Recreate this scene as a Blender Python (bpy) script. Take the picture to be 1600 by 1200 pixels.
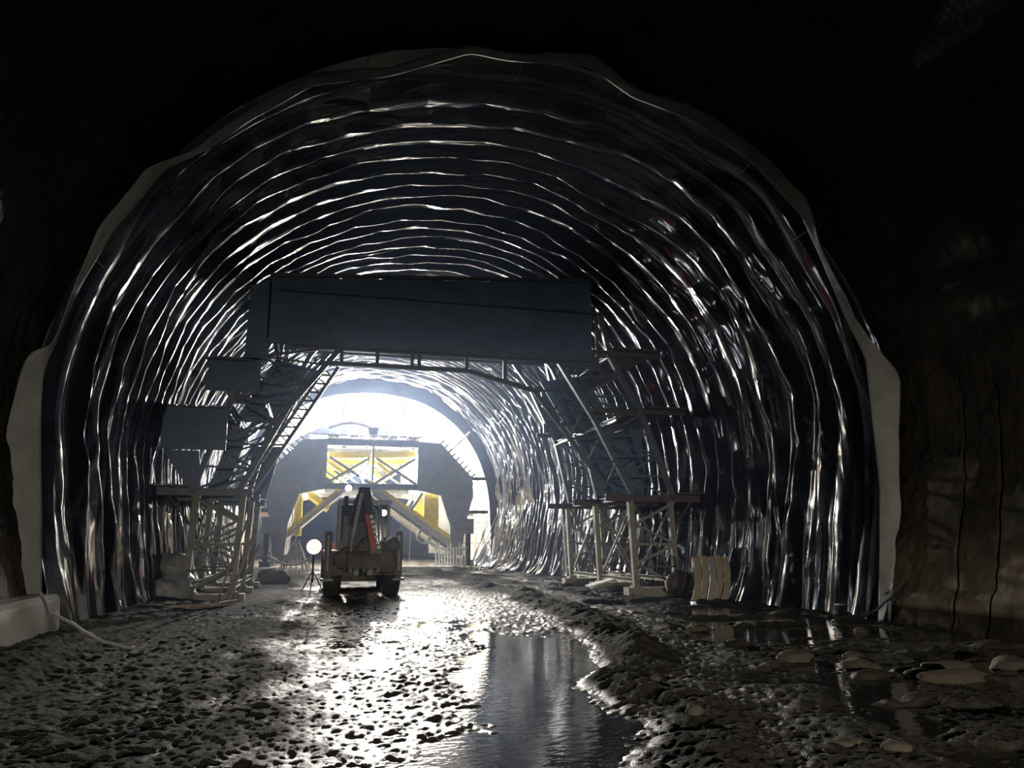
import bpy, math, random
import numpy as np
from mathutils import Vector, Matrix
for o in list(bpy.data.objects): bpy.data.objects.remove(o)
scn = bpy.context.scene
COL = scn.collection
rnd = random.Random(7)

# ---------------------------------------------------------------- camera, world, light, exposure
CAM_H = 1.6
YAW, PITCH, FPX = math.radians(14.292), math.radians(11.539), 1200.0
cd = bpy.data.cameras.new('camera'); cam = bpy.data.objects.new('camera', cd); COL.objects.link(cam)
cd.sensor_width = 36.0; cd.lens = 36.0 * FPX / 1600.0; cd.clip_end = 400; cd.clip_start = 0.05
cam.location = (0, 0, CAM_H); cam.rotation_euler = (math.pi/2 + PITCH, 0, -YAW)
scn.camera = cam
w = bpy.data.worlds.new('world'); scn.world = w; w.use_nodes = True
bg = w.node_tree.nodes['Background']; bg.inputs[0].default_value = (0.25, 0.35, 0.8, 1); bg.inputs[1].default_value = 0.004
scn.view_settings.view_transform = 'Standard'; scn.view_settings.look = 'None'
scn.view_settings.gamma = 1.0; scn.view_settings.use_curve_mapping = False
scn.view_settings.exposure = 0.0

def light(name, kind, loc, power, color=(1, 1, 1), radius=0.1, target=None, spot=None, blend=1.0):
    l = bpy.data.lights.new(name, kind); l.energy = power; l.color = color
    if kind != 'AREA': l.shadow_soft_size = radius
    o = bpy.data.objects.new(name, l); COL.objects.link(o); o.location = loc
    if target is not None:
        o.rotation_euler = (Vector(target) - Vector(loc)).to_track_quat('-Z', 'Y').to_euler()
    if spot: l.spot_size = math.radians(spot); l.spot_blend = blend
    return o
# headlights of a machine parked behind the photographer
light('headlight_beam', 'SPOT', (-0.2, -9, 1.7), 4200, (1.0, 0.93, 0.80), 0.12, (-1.4, 14, -2.6), 64, 1.0)
light('headlight_beam', 'SPOT', (4.0, -9, 1.7), 5600, (1.0, 0.91, 0.77), 0.12, (8.6, 14, -3.0), 62, 1.0)
# floodlights inside the steel form, above the portal deck and beside its legs
LAMPC = (1.0, 0.96, 0.90)
for x, y, z, p in ((1.2, 49.6, 9.3, 1700), (3.6, 49.2, 9.6, 2400), (5.8, 50.0, 9.0, 1700), (-1.2, 50.2, 6.6, 600), (8.0, 50.2, 6.4, 600),
                   (3.4, 55.0, 6.2, 1100)):
    light('flood_lamp_light', 'POINT', (x, y, z), p*14, LAMPC, 0.16)

# ---------------------------------------------------------------- noise
def _hash(ix, iy, s):
    n = (ix.astype(np.int64) * 374761393 + iy.astype(np.int64) * 668265263 + s * 982451653) & 0xffffffff
    n = ((n ^ (n >> 13)) * 1274126177) & 0xffffffff
    return ((n ^ (n >> 16)) & 0xffff) / 65535.0
def vn(x, y, s=0):
    x = np.asarray(x, float); y = np.asarray(y, float)
    ix = np.floor(x); iy = np.floor(y); fx = x - ix; fy = y - iy
    fx = fx*fx*fx*(fx*(fx*6-15)+10); fy = fy*fy*fy*(fy*(fy*6-15)+10)
    a = _hash(ix, iy, s); b = _hash(ix+1, iy, s); c = _hash(ix, iy+1, s); d = _hash(ix+1, iy+1, s)
    return (a*(1-fx)+b*fx)*(1-fy) + (c*(1-fx)+d*fx)*fy
def ln_(x, y, s=0):      # straight between nodes along x, smooth along y
    ix = np.floor(x); iy = np.floor(y); fx = x - ix; fy = y - iy; fy = fy*fy*(3-2*fy)
    a = _hash(ix, iy, s); b = _hash(ix+1, iy, s); c = _hash(ix, iy+1, s); d = _hash(ix+1, iy+1, s)
    return (a*(1-fx)+b*fx)*(1-fy) + (c*(1-fx)+d*fx)*fy
def fbm(x, y, s=0, n=4):
    r = 0; a = .5; t = 0
    for k in range(n):
        r = r + a*vn(x*2**k + 17.3*k, y*2**k - 9.1*k, s+k); t += a; a *= .5
    return r/t
def sstep(a, b, x):
    t = np.clip((x-a)/(b-a), 0, 1); return t*t*(3-2*t)

# ---------------------------------------------------------------- materials
MATS = {}
def mat(name, color, rough=0.6, metal=0.0, var=0.25, scale=6.0, bump=0.0, bscale=30.0, coat=0.0, spec=0.5, color2=None, stretch=None, rvar=0.0):
    if name in MATS: return MATS[name]
    m = bpy.data.materials.new(name); m.use_nodes = True; nt = m.node_tree; p = nt.nodes['Principled BSDF']
    tc = nt.nodes.new('ShaderNodeTexCoord'); src = tc.outputs['Object']
    geo = nt.nodes.new('ShaderNodeNewGeometry'); src = geo.outputs['Position']
    if stretch:
        mp = nt.nodes.new('ShaderNodeMapping'); mp.inputs['Scale'].default_value = stretch
        nt.links.new(src, mp.inputs[0]); src = mp.outputs[0]
    nz = nt.nodes.new('ShaderNodeTexNoise'); nz.inputs['Scale'].default_value = scale; nz.inputs['Detail'].default_value = 6
    nz.inputs['Roughness'].default_value = .65
    nt.links.new(src, nz.inputs['Vector'])
    cr = nt.nodes.new('ShaderNodeValToRGB'); cr.color_ramp.elements[0].position = .32; cr.color_ramp.elements[1].position = .68
    c2 = color2 or [c*(1-var) for c in color]
    cr.color_ramp.elements[0].color = (*c2, 1); cr.color_ramp.elements[1].color = (*color, 1)
    nt.links.new(nz.outputs[0], cr.inputs[0]); nt.links.new(cr.outputs[0], p.inputs['Base Color'])
    p.inputs['Roughness'].default_value = rough; p.inputs['Metallic'].default_value = metal
    p.inputs['Specular IOR Level'].default_value = spec
    p.inputs['Coat Weight'].default_value = coat
    if rvar:
        mr = nt.nodes.new('ShaderNodeMapRange'); mr.inputs[1].default_value = .35; mr.inputs[2].default_value = .65
        mr.inputs[3].default_value = max(.02, rough-rvar); mr.inputs[4].default_value = min(1, rough+rvar)
        nt.links.new(nz.outputs[0], mr.inputs[0]); nt.links.new(mr.outputs[0], p.inputs['Roughness'])
    if bump:
        n2 = nt.nodes.new('ShaderNodeTexNoise'); n2.inputs['Scale'].default_value = bscale; n2.inputs['Detail'].default_value = 5
        nt.links.new(src, n2.inputs['Vector'])
        b = nt.nodes.new('ShaderNodeBump'); b.inputs['Strength'].default_value = bump; b.inputs['Distance'].default_value = .02
        nt.links.new(n2.outputs[0], b.inputs['Height']); nt.links.new(b.outputs[0], p.inputs['Normal'])
    MATS[name] = m; return m
def emit(name, color, strength):
    m = bpy.data.materials.new(name); m.use_nodes = True; nt = m.node_tree
    e = nt.nodes.new('ShaderNodeEmission'); e.inputs[0].default_value = (*color, 1); e.inputs[1].default_value = strength
    nt.links.new(e.outputs[0], nt.nodes['Material Output'].inputs[0]); MATS[name] = m; return m

M_MEM = mat('black_membrane', (.010, .012, .017), .115, 0, .3, 3, .02, 60, 0, .85)
M_FLEECE = mat('fleece', (.33, .325, .31), .95, 0, .25, 2.0, .3, 80)
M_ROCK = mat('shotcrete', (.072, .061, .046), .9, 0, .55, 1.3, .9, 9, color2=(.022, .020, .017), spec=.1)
M_KERB = mat('kerb_concrete', (.22, .20, .155), .8, 0, .3, 1.6, .25, 25)
M_CONC = mat('form_skin', (.62, .58, .50), .7, 0, .25, 1.2, .1, 20)
M_LINING = mat('lining_concrete', (.30, .30, .32), .8, 0, .25, .6)
M_MUD = mat('wet_mud', (.055, .052, .044), .42, 0, .5, 5, .9, 55, color2=(.03, .027, .022), rvar=.2)
M_STEEL = mat('gantry_steel', (.12, .14, .165), .5, .3, .4, 4)
M_RUST = mat('rusty_steel', (.12, .085, .07), .7, .1, .45, 5)
M_DUSTY = mat('dusty_steel', (.29, .272, .22), .75, 0, .35, 6, .2, 40)
M_PANEL = mat('dark_panel', (.10, .16, .25), .45, 0, .3, 1.5, .05, 10)
M_YELLOW = mat('yellow_paint', (.72, .55, .04), .5, 0, .35, 4)
M_FORM = mat('form_steel', (.20, .20, .20), .65, .1, .3, 2)
M_GREY = mat('grey_steel', (.42, .41, .38), .6, .2, .3, 4)
M_TYRE = mat('tyre_rubber', (.035, .033, .03), .85, 0, .4, 8, .4, 40)
M_ORANGE = mat('orange_paint', (.62, .10, .04), .4, 0, .25, 6)
M_WHITE = mat('white_paint', (.75, .73, .68), .5, 0, .2, 8)
M_BLACK = mat('black_paint', (.03, .032, .036), .4, .1, .3, 6)
M_GLASS = mat('cab_glass', (.03, .035, .045), .06, 0, .2, 1)
M_MUDDY = mat('mud_crust', (.16, .14, .12), .8, 0, .45, 7, .8, 25)
M_WOOD = mat('weathered_wood', (.40, .34, .23), .8, 0, .4, 3, .3, 20, stretch=(6, 6, 1))
M_ROLL = mat('dusty_plastic', (.36, .35, .34), .5, 0, .3, 3, .2, 15)
M_HOSE = mat('hose', (.33, .33, .32), .55, 0, .3, 8)
M_REBAR = mat('rebar', (.40, .35, .30), .6, .3, .35, 10)
M_STONE = mat('stone', (.085, .07, .052), .95, 0, .4, 5, .6, 20)

nt = M_MUD.node_tree; pb = nt.nodes['Principled BSDF']
gp = nt.nodes.new('ShaderNodeNewGeometry'); sx = nt.nodes.new('ShaderNodeSeparateXYZ'); nt.links.new(gp.outputs['Position'], sx.inputs[0])
mr = nt.nodes.new('ShaderNodeMapRange'); mr.inputs[1].default_value = -.02; mr.inputs[2].default_value = .07; mr.inputs[3].default_value = .28; mr.inputs[4].default_value = .9
nt.links.new(sx.outputs[2], mr.inputs[0]); nt.links.new(mr.outputs[0], pb.inputs['Roughness'])
ms = nt.nodes.new('ShaderNodeMapRange'); ms.inputs[1].default_value = -.02; ms.inputs[2].default_value = .05; ms.inputs[3].default_value = .26; ms.inputs[4].default_value = .03
bs = nt.nodes.new('ShaderNodeMapRange'); bs.inputs[1].default_value = -.02; bs.inputs[2].default_value = .04; bs.inputs[3].default_value = .35; bs.inputs[4].default_value = 1.0
nt.links.new(sx.outputs[2], bs.inputs[0]); nt.links.new(bs.outputs[0], [n for n in nt.nodes if n.type == 'BUMP'][0].inputs['Strength'])
nt.links.new(sx.outputs[2], ms.inputs[0]); nt.links.new(ms.outputs[0], pb.inputs['Specular IOR Level'])

# tide marks on the wall: dark soaked foot, pale lime line; paler tan above, darkening with height
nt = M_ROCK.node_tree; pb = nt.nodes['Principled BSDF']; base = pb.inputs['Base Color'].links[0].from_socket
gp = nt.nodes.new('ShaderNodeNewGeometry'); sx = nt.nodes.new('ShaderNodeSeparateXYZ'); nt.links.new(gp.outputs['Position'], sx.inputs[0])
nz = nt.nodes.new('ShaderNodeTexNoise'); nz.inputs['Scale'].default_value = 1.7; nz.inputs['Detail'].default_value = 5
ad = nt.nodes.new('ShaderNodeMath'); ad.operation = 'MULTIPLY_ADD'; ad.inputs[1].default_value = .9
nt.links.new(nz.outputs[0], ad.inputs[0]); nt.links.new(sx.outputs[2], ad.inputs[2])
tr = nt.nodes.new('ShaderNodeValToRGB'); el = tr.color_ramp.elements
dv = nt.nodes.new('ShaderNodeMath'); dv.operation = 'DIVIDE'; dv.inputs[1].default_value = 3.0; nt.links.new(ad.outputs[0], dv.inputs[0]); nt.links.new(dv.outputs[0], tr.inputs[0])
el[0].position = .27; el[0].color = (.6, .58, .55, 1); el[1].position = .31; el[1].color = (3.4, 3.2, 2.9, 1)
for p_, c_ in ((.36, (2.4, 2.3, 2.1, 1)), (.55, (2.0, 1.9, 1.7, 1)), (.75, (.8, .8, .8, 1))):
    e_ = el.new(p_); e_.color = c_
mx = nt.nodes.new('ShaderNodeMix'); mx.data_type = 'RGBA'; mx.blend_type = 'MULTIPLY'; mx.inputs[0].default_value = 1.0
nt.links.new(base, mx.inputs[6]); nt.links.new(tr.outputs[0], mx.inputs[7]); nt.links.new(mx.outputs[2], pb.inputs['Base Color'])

# ---------------------------------------------------------------- object helpers
WORLD = {}
def tag(o, label=None, cat=None, group=None, kind=None):
    if label: o['label'] = label
    if cat: o['category'] = cat
    if group: o['group'] = group
    if kind: o['kind'] = kind
    return o
def empty(name, loc, label, cat, group=None):
    o = bpy.data.objects.new(name, None); COL.objects.link(o); o.location = loc; o.empty_display_size = .2
    WORLD[o.name] = Matrix.Translation(loc); return tag(o, label, cat, group)
def link(name, me, mw, parent=None):
    o = bpy.data.objects.new(name, me); COL.objects.link(o)
    WORLD[o.name] = mw
    if parent is not None:
        o.parent = parent; o.matrix_parent_inverse = WORLD[parent.name].inverted()
    o.matrix_basis = mw
    return o
def mesh_np(name, verts, quads, material, smooth=True):
    me = bpy.data.meshes.new(name); verts = np.asarray(verts, np.float32); quads = np.asarray(quads, np.int32)
    n = len(quads); k = quads.shape[1]
    me.vertices.add(len(verts)); me.vertices.foreach_set('co', verts.ravel())
    me.loops.add(n*k); me.loops.foreach_set('vertex_index', quads.ravel())
    me.polygons.add(n); me.polygons.foreach_set('loop_start', np.arange(n, dtype=np.int32)*k)
    me.polygons.foreach_set('use_smooth', np.full(n, smooth))
    me.update(calc_edges=True); me.validate(); me.materials.append(material); return me
def grid_quads(nu, nv):
    i = np.arange(nu*nv).reshape(nv, nu)
    return np.stack([i[:-1, :-1], i[:-1, 1:], i[1:, 1:], i[1:, :-1]], -1).reshape(-1, 4)

class MB:
    def __init__(s): s.v = []; s.f = []
    def add(s, vs, fs):
        b = len(s.v); s.v += [tuple(v) for v in vs]; s.f += [tuple(i+b for i in f) for f in fs]
    def box(s, c, d, rot=None, taper=1.0, bev=0.0):
        c = Vector(c); hx, hy, hz = d[0]/2, d[1]/2, d[2]/2; vs = []
        for z in (-1, 1):
            t = taper if z > 0 else 1
            for x, y in ((-1, -1), (1, -1), (1, 1), (-1, 1)):
                p = Vector((x*hx*t, y*hy*t, z*hz))
                if rot is not None: p = rot @ p
                vs.append(c+p)
        s.add(vs, [(3, 2, 1, 0), (4, 5, 6, 7), (0, 1, 5, 4), (1, 2, 6, 5), (2, 3, 7, 6), (3, 0, 4, 7)])
    def tube(s, pts, r, n=8, cap=True):
        pts = [Vector(p) for p in pts]; rings = []
        for i, p in enumerate(pts):
            t = (pts[min(i+1, len(pts)-1)] - pts[max(i-1, 0)]).normalized()
            a = t.cross(Vector((0, 0, 1)) if abs(t.z) < .95 else Vector((1, 0, 0))).normalized(); b = t.cross(a)
            rr = r[i] if isinstance(r, (list, tuple)) else r
            rings.append([p + (a*math.cos(2*math.pi*k/n) + b*math.sin(2*math.pi*k/n))*rr for k in range(n)])
        vs = [v for q in rings for v in q]; fs = []
        for i in range(len(pts)-1):
            for k in range(n):
                fs.append((i*n+k, i*n+(k+1) % n, (i+1)*n+(k+1) % n, (i+1)*n+k))
        if cap: fs += [tuple(range(n))[::-1], tuple((len(pts)-1)*n+k for k in range(n))]
        s.add(vs, fs)
    def prism(s, poly, y0, y1):          # poly of (x,z) extruded along y
        n = len(poly); vs = [(x, y0, z) for x, z in poly] + [(x, y1, z) for x, z in poly]
        s.add(vs, [tuple(range(n)), tuple(range(2*n-1, n-1, -1))] + [(i, i+n, (i+1) % n+n, (i+1) % n) for i in range(n)])
    def prismx(s, poly, x0, x1):         # poly of (y,z) extruded along x
        n = len(poly); vs = [(x0, y, z) for y, z in poly] + [(x1, y, z) for y, z in poly]
        s.add(vs, [tuple(range(n)), tuple(range(2*n-1, n-1, -1))] + [(i, i+n, (i+1) % n+n, (i+1) % n) for i in range(n)])
    def lathe_x(s, c, prof, n=28):       # prof of (x, r) about an axis along x
        c = Vector(c); m = len(prof); vs = []
        for k in range(n):
            a = 2*math.pi*k/n
            for x, r in prof: vs.append(c + Vector((x, r*math.cos(a), r*math.sin(a))))
        s.add(vs, [(k*m+j, k*m+j+1, ((k+1) % n)*m+j+1, ((k+1) % n)*m+j) for k in range(n) for j in range(m-1)])
    def build(s, name, material, parent=None, smooth=False, bevel=0.0, fix=True):
        me = bpy.data.meshes.new(name); me.from_pydata(s.v, [], s.f); me.update()
        if fix:
            import bmesh
            bm = bmesh.new(); bm.from_mesh(me); bmesh.ops.recalc_face_normals(bm, faces=bm.faces)
            if bevel: bmesh.ops.bevel(bm, geom=[e for e in bm.edges if e.is_manifold and e.calc_face_angle(0) > .5], offset=bevel, segments=2, affect='EDGES', clamp_overlap=True)
            bm.to_mesh(me); bm.free()
        if smooth: me.polygons.foreach_set('use_smooth', np.full(len(me.polygons), True))
        me.materials.append(material)
        return link(name, me, Matrix.Identity(4), parent)
UNIT = {}
def unit(shape, material):
    k = (shape, material.name)
    if k in UNIT: return UNIT[k]
    b = MB()
    if shape == 'box': b.box((0, 0, .5), (1, 1, 1))
    elif shape == 'cyl': b.tube([(0, 0, 0), (0, 0, 1)], .5, 10)
    elif shape == 'ibeam':
        b.box((0, .44, .5), (1, .12, 1)); b.box((0, -.44, .5), (1, .12, 1)); b.box((0, 0, .5), (.14, .8, 1))
    elif shape == 'angle':
        b.box((0, -.44, .5), (1, .12, 1)); b.box((-.44, .05, .5), (.12, .88, 1))
    me = bpy.data.meshes.new(shape); me.from_pydata(b.v, [], b.f); me.update()
    if shape == 'cyl': me.polygons.foreach_set('use_smooth', np.full(len(me.polygons), True))
    me.materials.append(material); UNIT[k] = me; return me
def beam(a, b, wd, ht, material, parent, name, shape='box', up=(0, 0, 1)):
    a = Vector(a); b = Vector(b); d = b-a; L = d.length; z = d/L; u = Vector(up)
    if abs(z.dot(u)) > .97: u = Vector((0, 1, 0))
    x = u.cross(z).normalized(); y = z.cross(x)
    m = Matrix((x, y, z)).transposed().to_4x4(); m = Matrix.Translation(a) @ m @ Matrix.Diagonal((wd, ht, L, 1))
    return link(name, unit(shape, material), m, parent)
def boxp(lo, hi, material, parent, name):
    lo = Vector(lo); hi = Vector(hi)
    m = Matrix.Translation(((lo.x+hi.x)/2, (lo.y+hi.y)/2, lo.z)) @ Matrix.Diagonal((hi.x-lo.x, hi.y-lo.y, hi.z-lo.z, 1))
    return link(name, unit('box', material), m, parent)

# ---------------------------------------------------------------- tunnel profile
Z0, PA, PB, PN = 3.55, 7.9, 7.85, 2.06
def xc_of(y): return 3.76 - .62*np.clip((np.asarray(y, float)-13.7)/36, -.1, 1.2)**2
def profile(n, off=0.0, zb=-.15, kb=.11):
    """n points from left base over the crown to the right base, with inward normals and arc length"""
    t = np.linspace(0, math.pi, 2001); a, b = PA+off, PB+off
    cx, sx = np.cos(t), np.sin(t)
    xs = -a*np.sign(cx)*np.abs(cx)**(2/PN); zs = Z0 + b*np.abs(sx)**(2/PN)
    zl = np.linspace(zb, Z0, 300, endpoint=False); xl = -(a + kb*(zl-Z0))
    X = np.concatenate([xl, xs, -xl[::-1]]); Z = np.concatenate([zl, zs, zl[::-1]])
    s = np.concatenate([[0], np.cumsum(np.hypot(np.diff(X), np.diff(Z)))])
    keep = np.concatenate([[True], np.diff(s) > 1e-7]); X, Z, s = X[keep], Z[keep], s[keep]
    q = np.linspace(0, s[-1], n); x = np.interp(q, s, X); z = np.interp(q, s, Z)
    tx = np.gradient(x, q); tz = np.gradient(z, q); l = np.hypot(tx, tz)
    return x, z, tz/l, -tx/l, q            # normal (nx,nz) points inward

# ---------------------------------------------------------------- floor
def ridge_x(y): return np.interp(y, [3, 5.7, 9.4, 13.3, 16.9, 24, 60], [2.0, 2.95, 4.1, 5.15, 5.5, 6.0, 6.3])
def ground(x, y):
    h = .05*(fbm(x/1.6, y/2.6, 3, 4)-.5)*2
    h = h + .02*(fbm(x/.32, y/.4, 11, 3)-.5)*2
    gr = np.clip(vn(x/.075, y/.085, 21)-.35, 0, 1)**1.5*.045*(.35+.9*vn(x/.8, y/1.1, 25)) + .014*np.clip(vn(x/.19+2, y/.21, 27)-.45, 0, 1)*2
    left = sstep(.45, -1.2, x - .25*(vn(x*0, y/1.3, 5)-.5))
    h = h + .07*left + .10*sstep(-2.3, -3.8, x)
    rx = ridge_x(y) + .55*(fbm(y/1.7, x*.3, 89, 3)-.5)*2; d = x-rx
    rid = np.exp(-(d/.42)**2)*(.03+.22*vn(y/.9, x/.8, 8)**1.3) + .10*np.exp(-((d-1.5)/.5)**2)*vn(y/1.1, x, 14)
    h = h + rid*(.5+.9*fbm(x/.35, y/.45, 31, 3))
    clod = np.exp(-((d-.3)/1.1)**2); h = h + clod*(.05*np.abs(2*fbm(x/.22, y/.24, 83, 3)-1)+.05*np.clip(vn(x/.16, y/.17, 87)-.5, 0, 1))
    strip = sstep(.0, .6, x)*sstep(-.35, -1.0, d)        # flooded lane left of the ridge
    fb = np.interp(y, [4, 5.5, 8, 12, 15], [.7, 1.0, 1.6, 2.5, 3.2]) + 1.3*(fbm(x/.9, y/.7, 77, 4)-.5)
    flood = sstep(14.5, 12.0, y + 3.2*(vn(x/.6, y/1.5, 79)-.5))*sstep(-.15, .35, x-fb)
    h = h*(1-.55*strip) - .022*strip*sstep(24, 19, y) - .05*strip*flood
    right = sstep(.6, 1.6, d)
    h = h - .045*right + .10*right*sstep(.57, .75, fbm(x/1.5, y/.7, 44, 4))
    h = h - .05*sstep(7.2, 9, x)*sstep(9.8, 7.6, y)
    ruts = .7*np.sin((x+.3*vn(x*0+3, y/3, 61))*2*math.pi/.62)
    h = h + .02*ruts*sstep(-.2, -.8, x)*sstep(16, 9, y)
    far = sstep(17, 30, y); h = h + far*(.02+.07*(fbm(x/.9, y/1.6, 51, 3)-.4))
    side = np.maximum(sstep(-2.6, -3.6, x), sstep(10.2, 11.2, x)*sstep(13, 16, y)); h = h + .10*side
    h = h + gr*(1-.9*strip*flood)
    h = h + .012*(vn(x/.045, y/.045, 97)-.5)*2*(1-.9*strip*flood)
    lane = .8*x - .6*y + .25*vn(x/1.5, y/1.5, 91)
    h = h - .028*sstep(.10, .02, np.abs(((lane+.06*vn(y/.4, x/.4, 93)) % .62)-.3))*sstep(-.1, -.7, x)*sstep(.35, .7, vn(x/.7, y/1.2, 95))
    return h
ny, nx = 800, 740
yy = np.concatenate([np.linspace(-14, 4, 24, endpoint=False), 4.0*(70/4.0)**np.linspace(0, 1, ny)])
xx = np.interp(np.linspace(0, 1, nx), [0, .04, .80, 1], [-5.2, -4.2, 7.2, 12.6])
GX, GY = np.meshgrid(xx, yy); GZ = ground(GX, GY)
fl = link('floor', mesh_np('floor', np.stack([GX, GY, GZ], -1).reshape(-1, 3), grid_quads(nx, len(yy)), M_MUD), Matrix.Identity(4))
tag(fl, 'dark wet churned mud floor of the tunnel with ruts', kind='structure')
def gz(x, y): return float(ground(np.array([x]), np.array([y]))[0])

m = bpy.data.materials.new('muddy_water'); m.use_nodes = True; nt = m.node_tree; p = nt.nodes['Principled BSDF']
p.inputs['Base Color'].default_value = (.02, .018, .014, 1); p.inputs['Roughness'].default_value = .05; p.inputs['IOR'].default_value = 1.33
g = nt.nodes.new('ShaderNodeNewGeometry'); mp = nt.nodes.new('ShaderNodeMapping'); mp.inputs['Scale'].default_value = (2.2, 3.2, 1)
n1 = nt.nodes.new('ShaderNodeTexNoise'); n1.inputs['Scale'].default_value = 3.2; n1.inputs['Detail'].default_value = 3
b = nt.nodes.new('ShaderNodeBump'); b.inputs['Strength'].default_value = .16; b.inputs['Distance'].default_value = .02
nt.links.new(g.outputs['Position'], mp.inputs[0]); nt.links.new(mp.outputs[0], n1.inputs['Vector'])
nt.links.new(n1.outputs[0], b.inputs['Height']); nt.links.new(b.outputs[0], p.inputs['Normal'])
M_WATER = m
wb = MB(); wb.add([(-3.0, 2, -.022), (11.2, 2, -.022), (11.2, 32, -.022), (-3.0, 32, -.022)], [(0, 1, 2, 3)])
wo = wb.build('puddle_water', M_WATER); tag(wo, 'still dark muddy water pooled in the ruts of the floor', 'water', kind='stuff')

# ---------------------------------------------------------------- rock vault (wall_left, ceiling, wall_right)
def vault(name, f0, f1, ys, nu, seed, cracks=()):
    px_, pz_, nx_, nz_, q = profile(1200, .62, -.3, .22)
    L = q[-1]; u = np.linspace(f0*L, f1*L, nu)
    x0 = np.interp(u, q, px_); z0 = np.interp(u, q, pz_); ax = np.interp(u, q, nx_); az = np.interp(u, q, nz_)
    U, Y = np.meshgrid(u, ys)
    d = .11*(fbm(U/2.2, Y/2.2, seed, 4)-.5) + .09*(fbm(U/.5, Y/.5, seed+5, 4)-.5) + .03*np.abs(2*vn(U/.16, Y/.16, seed+9)-1)
    Yw = Y.copy()
    for yc in cracks:
        wig = .16*(vn(U/1.0, U*0+yc, seed+2)-.5) + .05*(vn(U/.25, U*0+yc, seed+3)-.5)
        wgt = np.exp(-((Y-yc)/.5)**2); Yw = Yw + wig*wgt
        d = d - .16*np.exp(-((Y-yc)/.022)**2)*(.5+.5*vn(U/.9, Y*0, seed+4))*sstep(5.0, 3.2, np.broadcast_to(z0, U.shape))
    hgt = np.broadcast_to(z0, U.shape)
    d = d + .07*np.exp(-((hgt-.62)/.06)**2)*(.4+vn(Y/.4, U/.4, seed+7)) + .10*sstep(.62, .5, hgt)
    X = x0 + ax*d + xc_of(Y); Z = z0 + az*d
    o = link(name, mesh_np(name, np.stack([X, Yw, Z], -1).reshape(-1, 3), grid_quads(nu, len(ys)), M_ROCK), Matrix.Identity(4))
    tag(o, 'rough dark sprayed concrete tunnel ' + name.replace('_', ' '), kind='structure')
ysc = np.unique(np.concatenate([np.linspace(-14, 8, 24), np.arange(8, 14.2, .05), np.linspace(14.2, 60, 50)]))
cr = (12.25, 11.42)
ysr = np.unique(np.concatenate([ysc] + [np.linspace(c-.06, c+.06, 13) for c in cr]))
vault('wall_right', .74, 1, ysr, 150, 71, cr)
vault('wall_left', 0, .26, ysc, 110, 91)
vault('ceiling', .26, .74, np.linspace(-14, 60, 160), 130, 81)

# far, already lined stretch of the tunnel beyond the form
px_, pz_, nx_, nz_, q = profile(90, .3, -.2, 0.0)
ys = np.linspace(59.5, 150, 20); X = px_[None, :] + 3.14 + 0*ys[:, None]; Z = pz_[None, :] + 0*ys[:, None]; Y = ys[:, None] + 0*px_[None, :]
o = link('wall_lining', mesh_np('wall_lining', np.stack([X, Y, Z], -1).reshape(-1, 3), grid_quads(90, 20), M_LINING), Matrix.Identity(4))
tag(o, 'smooth concrete lining of the far tunnel behind the form', kind='structure')
b = MB(); b.add([(-6, 69, .0), (13, 69, .0), (13, 150, .0), (-6, 150, .0)], [(0, 1, 2, 3)])
tag(b.build('floor_far', M_MUD), 'far floor of the lined tunnel', kind='structure')

# smooth concrete kerb under the fleece at the left
b = MB(); b.prism([(-4.6, -.2), (-3.66, -.2), (-3.72, .74), (-3.78, .8), (-4.6, .8)], 2.0, 13.62)
tag(b.build('baseboard_left', M_KERB, bevel=.02), 'smooth beige concrete footing along the left wall', kind='structure')

# ---------------------------------------------------------------- black waterproofing membrane
nu, nv = 620, 1000
px_, pz_, nx_, nz_, q = profile(nu, 0, -.12, .11)
vs = 13.7 + (49.4-13.7)*np.linspace(0, 1, nv)**1.15
U, V = np.meshgrid(q, vs)
LT = q[-1]; hz_ = np.broadcast_to(pz_, U.shape)
low = sstep(4.2, 2.0, hz_)
warp = .75*(fbm(U/4.5, V/4, 1, 3)-.5)*2*.6 + .10*(ln_(U/1.5, V/1.2, 6)-.5)*2 + .24*(ln_(U/3.1+.3, V/2.0, 7)-.5)*2
L1 = np.interp(V, [13, 22, 35, 50], [.92, .80, .62, .5])
# phase integrated along the tunnel so that folds stay continuous
cum = np.concatenate([[0], np.cumsum(np.diff(vs)/L1[:-1, 0])])
ph = cum[:, None] + warp/L1; cell = np.floor(ph); t = ph-cell
amp = .09 + .17*vn(U/1.9 + cell*5.7, cell*3.1, 9)**1.2
pin = .72 + .28*np.abs(np.sin(math.pi*(U/1.35 + cell*.37)))
skew = t**(1.0+.9*(vn(cell*1.7, U/5, 17)-.3))
eps = .022 + .09*vn(U/3.1 + cell*2.9, cell*1.3, 19)**3
d = amp*pin*(np.sqrt(1+eps)-np.sqrt((2*skew-1)**2+eps))
ph2 = (V + .9*(ln_(U/2.3, V/2.2, 23)-.5)*2 + .2*(ln_(U/.9, V/.8, 24)-.5)*2)/.46; c2 = np.floor(ph2); t2 = ph2-c2
g2 = np.clip(vn(U/1.5 + c2*3.3, c2*1.9, 29)*2.2-1.05, 0, 1)*(.45+.55*sstep(20, 30, V))
d = d + .075*g2*(1-np.sqrt((2*t2-1)**2+.03))
cr1 = 1-np.abs(2*vn(U/1.3+.4*V, V/.22+.25*np.sin(U*1.3), 37)-1)
d = d + .012*cr1**4
cr2 = 1-np.abs(2*vn(U/.35, V/.16, 41)-1)
d = d + .007*cr2**3*np.clip(vn(U/1.1, V/.8, 43)*2-.9, 0, 1)*2
d = d + .05*(fbm(U/3.0, V/2.6, 47, 2)-.4)
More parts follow.
